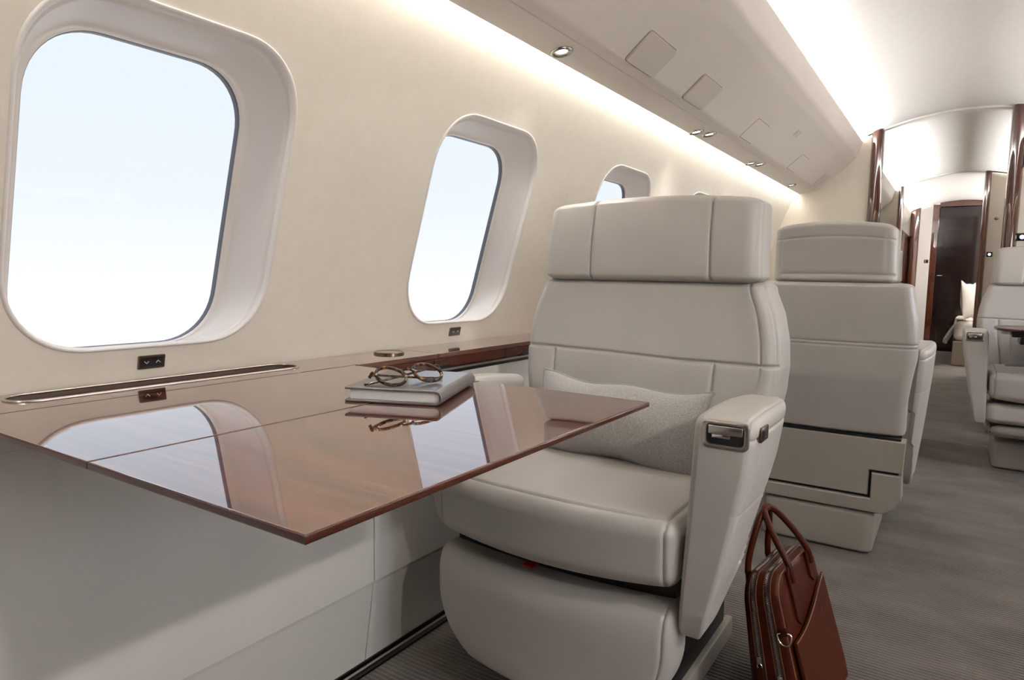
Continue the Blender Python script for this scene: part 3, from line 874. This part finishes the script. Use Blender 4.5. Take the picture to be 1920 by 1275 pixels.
# ------------------------------------------------------------------ pillows
def pillow(label, center, w, h, t, tilt, yaw, mat, pipe, group=None, roll=0, seed=1, cat='pillow', name='pillow'):
    rng = np.random.default_rng(seed)
    n = 34
    us = np.sin(np.linspace(-PI/2, PI/2, n)*.98)/math.sin(PI/2*.98)
    def pt(u, v, s):
        e = (1-abs(u)**2.2)*(1-abs(v)**2.0)
        th = t/2*max(e, 0)**.62
        x = u*w/2*(1-.065*(1-v*v)*abs(u)**3); z = v*h/2*(1-.13*(1-u*u)*abs(v)**3)
        x += .004*math.sin(5*v+seed)*abs(u); z += .005*math.sin(6*u+seed)*abs(v)
        wr = .004*math.sin(7*u+3*v)*math.sin(4*v-2*u+seed)
        return (x, s*(th+wr*e), z)
    V, F = [], []
    for s in (-1, 1):
        o = len(V)
        for u in us:
            for v in us: V.append(pt(u, v, s))
        for i in range(n-1):
            for j in range(n-1):
                q = (o+i*n+j, o+(i+1)*n+j, o+(i+1)*n+j+1, o+i*n+j+1); F.append(q)
    edge = [pt(u, -1, 1) for u in us]+[pt(1, v, 1) for v in us[1:]]+[pt(u, 1, 1) for u in us[::-1][1:]]+[pt(-1, v, 1) for v in us[::-1][1:-1]]
    Rm = Matrix.Rotation(yaw, 3, 'Z') @ Matrix.Rotation(tilt, 3, 'X') @ Matrix.Rotation(roll, 3, 'Y')
    tf = lambda P_: [tuple(Vector(center)+Rm @ Vector(p)) for p in P_]
    root = empty(name, (center[0], center[1], center[2]-h/2), label, cat, group)
    mesh('cushion_body', tf(V), F, mat, root, angle=80)
    pv, pfc = tube(edge, .0032, 6, closed=True)
    mesh('edge_piping', tf(pv), pfc, pipe, root)
    return root
pillow('light grey felt lumbar pillow lying on the seat at the table', (-.640, 1.425, .582), .435, .195, .15, -.30, -.03, M['felt'], M['felt_pipe'], 'grey felt pillows', .02)
pillow('grey felt pillow on the seat across the aisle', (.46, 4.235, .60), .46, .20, .12, -.25, 0, M['felt'], M['felt_pipe'], 'grey felt pillows', 0, 4)

# ------------------------------------------------------------------ notebook and glasses
e1 = Vector((.925, .38, 0)).normalized(); e2 = Vector((-.38, .925, 0)).normalized()
nb0 = Vector((-.778, .722, LT+.0005))
def nb(a, b_, z): return tuple(nb0+e1*a+e2*b_+Vector((0, 0, z)))
NW, NL, NT = .156, .205, .0225
note = empty('notebook', nb(NW/2, NL/2, 0), 'grey leather notebook lying on the table under the glasses', 'notebook')
prof = [(0, 0), (0, .0035), (NW-.012, .0035)]
inner = [(NW-.012+.0085*math.sin(t), NT/2-(NT/2-.0035)*math.cos(t)) for t in np.linspace(0, PI, 12)]
outer = [(NW-.012+.012*math.sin(t), NT/2-(NT/2)*math.cos(t)) for t in np.linspace(0, PI, 14)]
prof = [(0, .0035)]+inner+[(0, NT-.0035), (0, NT)]+outer[::-1]+[(0, 0)]
V, F = prism(prof, 1, 0, NL, .0008, 1)
mesh('cover', [nb(a, b_, z) for a, b_, z in V], F, M['notebook'], note, angle=35)
V, F = box(.007, NW-.006, .005, NL-.005, .0037, NT-.0037, .0005)
V2, F2 = merge([(V, F)])
mesh('page_block', [nb(a, b_, z) for a, b_, z in V2], F2, M['paper'], note, angle=30)
st = []
for i in range(44):
    t = .003+i*(NW-.018)/44
    st.append(box(t, t+.0016, .0022, .0030, NT-.0001, NT+.0004))
V, F = merge(st)
mesh('stitching', [nb(a, b_, z) for a, b_, z in V], F, M['paper'], note)

a_ = Vector((.25, .97, 0)).normalized(); nrm = Vector((.97, -.25, 0)).normalized()
g0 = Vector((-.7015, .8015, LT+NT+.0028))
upv = (Vector((0, 0, 1))*math.cos(1.02)-nrm*math.sin(1.02)).normalized(); fwd = a_.cross(upv); 
if fwd.dot(nrm) < 0: fwd = -fwd
def gp(a, b_, c): return tuple(g0+a_*a+upv*b_+fwd*c)
gl = empty('eyeglasses', tuple(g0), 'round tortoiseshell eyeglasses resting folded on the notebook', 'glasses')
def rim(cx):
    out = []
    for t in np.linspace(0, 2*PI, 40, endpoint=False):
        r = 1+.03*math.cos(3*t-PI/2*0)
        out.append((cx+.0250*math.cos(t)*r, .0235+.0215*math.sin(t)*(1+.04*math.sin(t)), 0))
    return out
V, F = [], []
pr = []
for cx in (-.0345, .0345):
    pr.append(tube([gp(*q) for q in rim(cx)], .0028, 8, closed=True))
pr.append(tube(smooth_path([gp(-.0125, .031, 0), gp(-.006, .0345, .002), gp(.006, .0345, .002), gp(.0125, .031, 0)], 4), .0024, 8))
for s in (-1, 1):
    pr.append(tube([gp(s*.058, .030, 0), gp(s*.064, .033, -.001), gp(s*.0665, .033, -.006)], .0028, 8))
mesh('frame', *merge(pr), M['tortoise'], gl)
for cx in (-.0345, .0345):
    rr = [gp(*q) for q in rim(cx)]; c = gp(cx, .0235, .0012)
    mesh('lens', rr+[c], [(i, (i+1) % 40, 40) for i in range(40)], M['lens'], gl)
zt = LT+NT+.0032
def low(a, c, z): 
    q = g0+a_*a-nrm*c; return (q.x, q.y, z)
for s, c0 in ((-1, .034), (1, .044)):
    hp = gp(s*.0665, .033, -.006)
    path = smooth_path([hp, low(s*.064, c0-.008, zt+.020), low(s*.050, c0, zt+.014), low(-s*.02, c0, zt+.004), low(-s*.058, c0-.002, zt), low(-s*.070, c0-.006, zt)], 5)
    mesh('temple', *tube(path, [.0019]*len(path), 8), M['tortoise'], gl)

# ------------------------------------------------------------------ briefcase on the floor
psi, phi = .092, .272
BO = Vector((-.252, 1.385, .001)); BL, BW, BH = .265, .073, .312
bl_ = Vector((math.sin(psi), math.cos(psi), 0)); bs_ = Vector((math.cos(psi), -math.sin(psi), 0))
bh_ = (-math.sin(phi)*bs_+Vector((0, 0, math.cos(phi)))); bw_v = (math.cos(phi)*bs_+Vector((0, 0, math.sin(phi))))
def bg(w, l, h):
    w = w-(1-w/BW)*.040*max(0, 1-h/BH)
    return tuple(BO+bw_v*w+bl_*l+bh_*h)
def bmap(vf): return [bg(*p) for p in vf[0]], vf[1]
bag = empty('briefcase', tuple(BO), 'brown leather briefcase leaning on the side of the table seat', 'bag')
def outl(off=0, rt=.052, rb=.03, n=10):
    pts = []
    for (cl, chh, r, t0) in ((BL-rt, BH-rt, rt, 0), (rt, BH-rt, rt, PI/2), (rb, rb, rb, PI), (BL-rb, rb, rb, 3*PI/2)):
        for i in range(n+1):
            t = t0+PI/2*i/n; pts.append((cl+(r+off)*math.cos(t), chh+(r+off)*math.sin(t)))
    return pts
V, F = [], []; ws = [(0, -.014), (.002, -.007), (.006, -.002), (.012, 0), (BW/2, .0015), (BW-.012, 0), (BW-.006, -.002), (BW-.002, -.007), (BW, -.014)]
for w_, off in ws: V += [(w_, l, h) for l, h in outl(off)]
n = len(outl())
for j in range(len(ws)-1):
    for i in range(n): F.append((j*n+i, j*n+(i+1) % n, (j+1)*n+(i+1) % n, (j+1)*n+i))
for k, wv_ in ((0, -.003), (len(ws)-1, BW+.004)):
    o = k*n; base_i = len(V)
    for sc in (.8, .5):
        V += [(wv_*(1-.0) if sc < .8 else (ws[k][0]+wv_)/2, BL/2+(l-BL/2)*sc, BH/2+(h-BH/2)*sc) for l, h in outl(-.014)]
    V.append((wv_, BL/2, BH/2)); ci = len(V)-1
    for i in range(n):
        F.append((o+i, o+(i+1) % n, base_i+(i+1) % n, base_i+i))
        F.append((base_i+i, base_i+(i+1) % n, base_i+n+(i+1) % n, base_i+n+i))
        F.append((base_i+n+i, base_i+n+(i+1) % n, ci))
mesh('body', *bmap((V, F)), M['bag'], bag, angle=60)
# piping on the front face border
mesh('edge_seam', *bmap(tube([(BW-.0035, l, h) for l, h in outl(-.0045)], .0016, 6, closed=True)), M['bag_edge'], bag)
mesh('gusset_seam', *bmap(merge([tube([(w_, l, h) for l, h in outl(.0012)], .0009, 5, closed=True) for w_ in (.0145, .0275, .0425, .0555)])), M['bag_edge'], bag)
def path_len(P_):
    d = [0.]
    for a, b_ in zip(P_[:-1], P_[1:]): d.append(d[-1]+math.hypot(b_[0]-a[0], b_[1]-a[1]))
    return d
ol = outl(.0016)
def ol_at(s):     # along near end bottom -> up -> over the top -> far end
    seq = ol[::-1]      # far-bottom ... clockwise
    return None
near = [(l, h) for l, h in ol[11:22]]           # near top corner, from top down
seq = [(-.0016, .05), (-.0016, .10), (-.0016, .16)]+near[::-1]+[(.1, BH+.0016), (.15, BH+.0016), (.2, BH+.0016)]+ol[0:11][::-1]+[(BL+.0016, .15)]
dl = path_len(seq)
def along(s):
    for i in range(len(seq)-1):
        if dl[i+1] >= s:
            t = (s-dl[i])/max(dl[i+1]-dl[i], 1e-9)
            a, b_ = seq[i], seq[i+1]; tn = Vector((b_[0]-a[0], b_[1]-a[1])).normalized()
            return (a[0]+(b_[0]-a[0])*t, a[1]+(b_[1]-a[1])*t), tn
    return seq[-1], Vector((1, 0))
for wc_, sl_s in ((.021, .098), (.049, .062)):
    n2 = 60; tape = []; V, F = [], []
    for i in range(n2+1):
        (l, h), tn = along(dl[-1]*i/n2); wob = .0016*math.sin(i*.45)*(i > 18)
        V += [(wc_-.0055+wob, l, h), (wc_+.0055+wob, l, h)]
    F = [(2*i, 2*i+1, 2*i+3, 2*i+2) for i in range(n2)]
    zp = mesh('zipper', *bmap((V, F)), M['bag_dark'], bag)
    tee = []; s = .004; k = 0
    while s < dl[-1]-.002:
        (l, h), tn = along(s); wob = .0016*math.sin(s/dl[-1]*n2*.45)*(s/dl[-1]*n2 > 18)
        nr = Vector((-tn.y, tn.x)); off = .0011*(1 if k % 2 else -1)
        c = (wc_+off+wob, l+nr.x*.0007, h+nr.y*.0007)
        bxv, bxf = box(-.0021, .0021, -.0007, .0007, -.0009, .0009)
        tee.append(([(c[0]+p[0], c[1]+tn.x*p[1]+nr.x*p[2], c[2]+tn.y*p[1]+nr.y*p[2]) for p in bxv], bxf))
        s += .0019; k += 1
    mesh('teeth', *bmap(merge(tee)), M['steel'], zp, smooth=False)
    (l, h), tn = along(sl_s)
    sv = merge([box(wc_-.004, wc_+.004, l-.0055, l-.0005, h-.006, h+.006, .0012), box(wc_-.0016, wc_+.0016, l-.0085, l-.004, h-.007, h+.004, .0008),
                tube([(wc_+.0035*math.cos(t), l-.0075, h-.012+.006*math.sin(t)) for t in np.linspace(0, 2*PI, 16, endpoint=False)], .0011, 6, closed=True)])
    mesh('zipper_slider', *bmap(sv), M['chrome'], zp)
    mesh('pull_tab', *bmap(box(wc_-.0045, wc_+.0045, l-.0090, l-.0065, h-.055, h-.014, .0012)), M['bag'], zp)
# shoulder strap ring
mesh('strap_ring', *bmap(merge([tube(smooth_path([(BW-.013, -.006, .205), (BW+.005, -.006, .205), (BW+.007, -.0075, .196), (BW+.001, -.009, .184), (BW-.009, -.009, .184), (BW-.015, -.0075, .196)], 4, True), .0016, 8, closed=True),
     ])), M['chrome'], bag)
mesh('ring_loop', *bmap(box(BW-.010, BW+.002, -.008, .002, .200, .214, .0015)), M['bag'], bag)
# front pocket
top = smooth_path([(.008, BH*.58), (.25*BL, BH*.605), (.5*BL, BH*.665), (.75*BL, BH*.735), (BL-.006, BH*.775)], 6)
pk = [(p[0], p[1]) for p in top]+[(BL-.004, .18), (BL-.004, .05), (BL-.012, .012), (.02, .012), (.008, .03)]
V, F = prism(pk, 0, BW+.003, BW+.0085, .0015, 2)
V = [(w_+.006*math.sin(PI*min(max(l/BL, 0), 1))*(h/.26)+.003*max(0, 1-h/.2), l, h) for w_, l, h in V]
mesh('front_pocket', *bmap((V, F)), M['bag'], bag, angle=35)
mesh('pocket_edge', *bmap(tube([(BW+.009+.006*math.sin(PI*p[0]/BL)*(p[1]/.26)+.003*max(0, 1-p[1]/.2), p[0], p[1]) for p in top], .0013, 6)), M['bag_edge'], bag)
mesh('embossed_mark', *bmap(merge([tube([(BW+.0145, .172, .190), (BW+.0145, .179, .202)], .0006, 5), tube([(BW+.0145, .176, .188), (BW+.0145, .183, .200)], .0006, 5)])), M['bag_dark'], bag)
for side in (1, -1):
    wB = BW+.006 if side > 0 else -.006
    l0, l1 = .068, .200
    lean = -.006 if side > 0 else .005
    dw = lambda k: wB+side*.004+lean*k
    hp = smooth_path([(dw(0)-.001*side, l0, BH-.03), (dw(.6), l0+.002, BH+.005), (dw(1.6)-.012*side, l0+.012, BH+.052), (dw(2.6)-.026*side, l0+.036, BH+.098), (dw(3.2)-.032*side, (l0+l1)/2, BH+.112),
                      (dw(2.6)-.026*side, l1-.036, BH+.098), (dw(1.6)-.012*side, l1-.012, BH+.052), (dw(.6), l1-.002, BH+.005), (dw(0)-.001*side, l1, BH-.03)], 6)
    hd = mesh('handle', *bmap(tube(hp, [.0070 if 3 < i < len(hp)-4 else .0052 for i in range(len(hp))], 10)), M['bag'], bag)
    if side > 0:
        for lc, hb_ in ((l0, .200), (l1, .246)):
            pol = [(lc-.012, BH-.015), (lc-.0145, hb_+.010), (lc, hb_-.004), (lc+.0145, hb_+.010), (lc+.012, BH-.015), (lc+.006, BH+.004), (lc-.006, BH+.004)]
            mesh('handle_strap', *bmap(prism(pol, 0, BW+.002, BW+.0075, .001, 1)), M['bag'], hd, angle=30)

# ------------------------------------------------------------------ far cabin things
st_ = empty('pull_out_table', (.42, 3.95, .70), 'small round edged walnut table pulled out beside the seat across the aisle', 'table')
ol = rrect(.27, .20, .16, 10, .428, 3.92)
V, F = prism(ol, 2, .703, .716, .004, 3)
mesh('tabletop', V, F, M['wood_edge'], st_)
mesh('slide_arm', *merge([box(.225, .55, 3.86, 3.98, .672, .703, .004), box(.255, .6, 3.84, 4.0, .640, .674, .006)]), M['dark'], st_)
mesh('stop', *box(.185, .222, 3.88, 3.95, .682, .703, .006), M['panel'], st_)

bed = empty('divan', (.45, 9.2, 0), 'low divan made up as a white bed near the far door', 'bed')
mesh('plinth', *box(-.005, .95, 8.9, 10.4, 0, .27, .01), M['divan'], bed)
mesh('mattress', *moved(cushion((.98, 1.5, .22), (.05, .05, .06), .06), (.49, 9.66, .385)), M['linen'], bed)
def throwf(u, v):
    x = -.075+.02*math.sin(9*v)+ (u*.16); z = .50-.23*(1-u)**1.6*1.0+.004*math.sin(23*v)
    if u > .55: z = .505
    return (x, 8.95+v*.55, z+.004)
V, F = quad_grid(throwf, np.linspace(0, 1, 14), np.linspace(0, 1, 22))
V2 = [(x+.008, y, z-.010) for x, y, z in V]
n = len(V); F2 = [tuple(i+n for i in f[::-1]) for f in F]
th = tag(mesh('throw_blanket', V+V2, F+F2, M['throw']), 'beige fringed throw hanging over the near corner of the white bed', 'blanket')
fr_ = []
for v in np.linspace(0, 1, 22):
    p = throwf(0, v); fr_.append(tube([p, (p[0]-.004, p[1]+.002, p[2]-.045)], .004, 5))
mesh('fringe', *merge(fr_), M['throw'], th)
pillow('white pillow standing upright on the bed by the far door', (.12, 9.0, .715), .42, .42, .12, -.12, 1.25, M['linen'], M['linen'], None, .05, 7)

sc = empty('wall_monitor', (.50, YF-.01, 1.66), 'flat screen set in the dark wood of the aisle side bulkhead', 'monitor')
mesh('bezel', *box(.279, .80, YF-.012, YF+.001, 1.60, 1.745, .003), M['dark'], sc)
mesh('screen', *box(.284, .79, YF-.0135, YF-.010, 1.607, 1.739, .001), M['monitor'], sc)
for nm, (x, y, z), lab in (('light_switch', (.300, YF, 1.193), 'small black switch with blue symbol on the bulkhead behind the aisle seat'),
                           ('light_switch', (.232, 7.9, 1.187), 'small blue lit switch on the second bulkhead beside its wood post'),
                           ('light_switch', (-.372, 10.6, 1.187), 'dark switch plate on the far cream panel left of the door')):
    w = .024
    r_ = empty(nm, (x, y, z), lab, 'switch')
    mesh('plate', *box(x-w, x+w, y-.006, y+.001, z-w*.95, z+w*.95, .002), M['screen'], r_)
    if y < 10:
        mesh('symbol', *lathe([(.012, y-.0075), (.012, y-.005)], (x, 0, z), 20, axis=1), M['blue_led'], r_)
    else:
        mesh('buttons', *merge([box(x-w*.7, x-.002, y-.009, y-.005, z+k*.013-.005, z+k*.013+.005) for k in (-1, 0, 1)]), M['steel'], r_)
mesh('wall_knob', *lathe([(.017, 7.9), (.017, 7.893), (.010, 7.888)], (.262, 0, 1.526), 20, axis=1), M['rib'], WB2)

# ------------------------------------------------------------------ daylight and camera
w = bpy.data.worlds.new('sky'); S.world = w; w.use_nodes = True; nt = w.node_tree
bgd = nt.nodes['Background']
tc = nt.nodes.new('ShaderNodeTexCoord'); sx = nt.nodes.new('ShaderNodeSeparateXYZ')
nt.links.new(tc.outputs['Generated'], sx.inputs[0])
mr = nt.nodes.new('ShaderNodeMapRange'); mr.inputs[1].default_value = -.25; mr.inputs[2].default_value = .55
nt.links.new(sx.outputs['Z'], mr.inputs[0])
c = ramp(nt, mr.outputs[0], [(0, (.9, .9, .9, 1)), (.24, (.82, .82, .82, 1)), (.33, (.735, .765, .81, 1)), (.46, (.665, .72, .80, 1)), (.60, (.645, .71, .80, 1)), (1, (.66, .72, .83, 1))])
nt.links.new(c, bgd.inputs['Color'])
m2 = nt.nodes.new('ShaderNodeMapRange'); m2.interpolation_type = 'SMOOTHSTEP'
for i_, v_ in ((1, -.05), (2, .5), (3, 1.34), (4, 17.0)): m2.inputs[i_].default_value = v_
nt.links.new(sx.outputs['X'], m2.inputs[0]); nt.links.new(m2.outputs[0], bgd.inputs['Strength'])
def portal(side, k):
    l = bpy.data.lights.new('window_portal', 'AREA'); l.shape = 'RECTANGLE'; l.size = .42; l.size_y = .56
    l.cycles.is_portal = True
    o = bpy.data.objects.new('window_portal', l); COL.objects.link(o)
    o.location = (side*(-wx(WZ)+.13), WC+PITCH*k, WZ-.02)
    tv = Vector((-side, 0, -.28)); o.rotation_euler = tv.to_track_quat('-Z', 'Y').to_euler()
for k in KS:
    portal(-1, k)
    if k in (0, 3, 4): portal(1, k)

R = np.array([[0.83600758, 0.06795241, -0.54449407], [0.54842717, -0.07117745, 0.8331635], [0.01785977, -0.99514634, -0.09677184]])
cam = bpy.data.cameras.new('camera'); co = bpy.data.objects.new('camera', cam); COL.objects.link(co)
cam.sensor_width = 36; cam.lens = 1270.04/1920*36; cam.clip_start = .02
mw = Matrix(((R[0, 0], -R[0, 1], -R[0, 2], 0), (R[1, 0], -R[1, 1], -R[1, 2], 0), (R[2, 0], -R[2, 1], -R[2, 2], .92), (0, 0, 0, 1)))
co.matrix_world = mw; S.camera = co
S.view_settings.view_transform = 'Standard'; S.view_settings.look = 'None'
S.view_settings.exposure = 0; S.view_settings.gamma = 1; S.view_settings.use_curve_mapping = False
S.cycles.use_denoising = True
S.cycles.max_bounces = 12; S.cycles.diffuse_bounces = 6
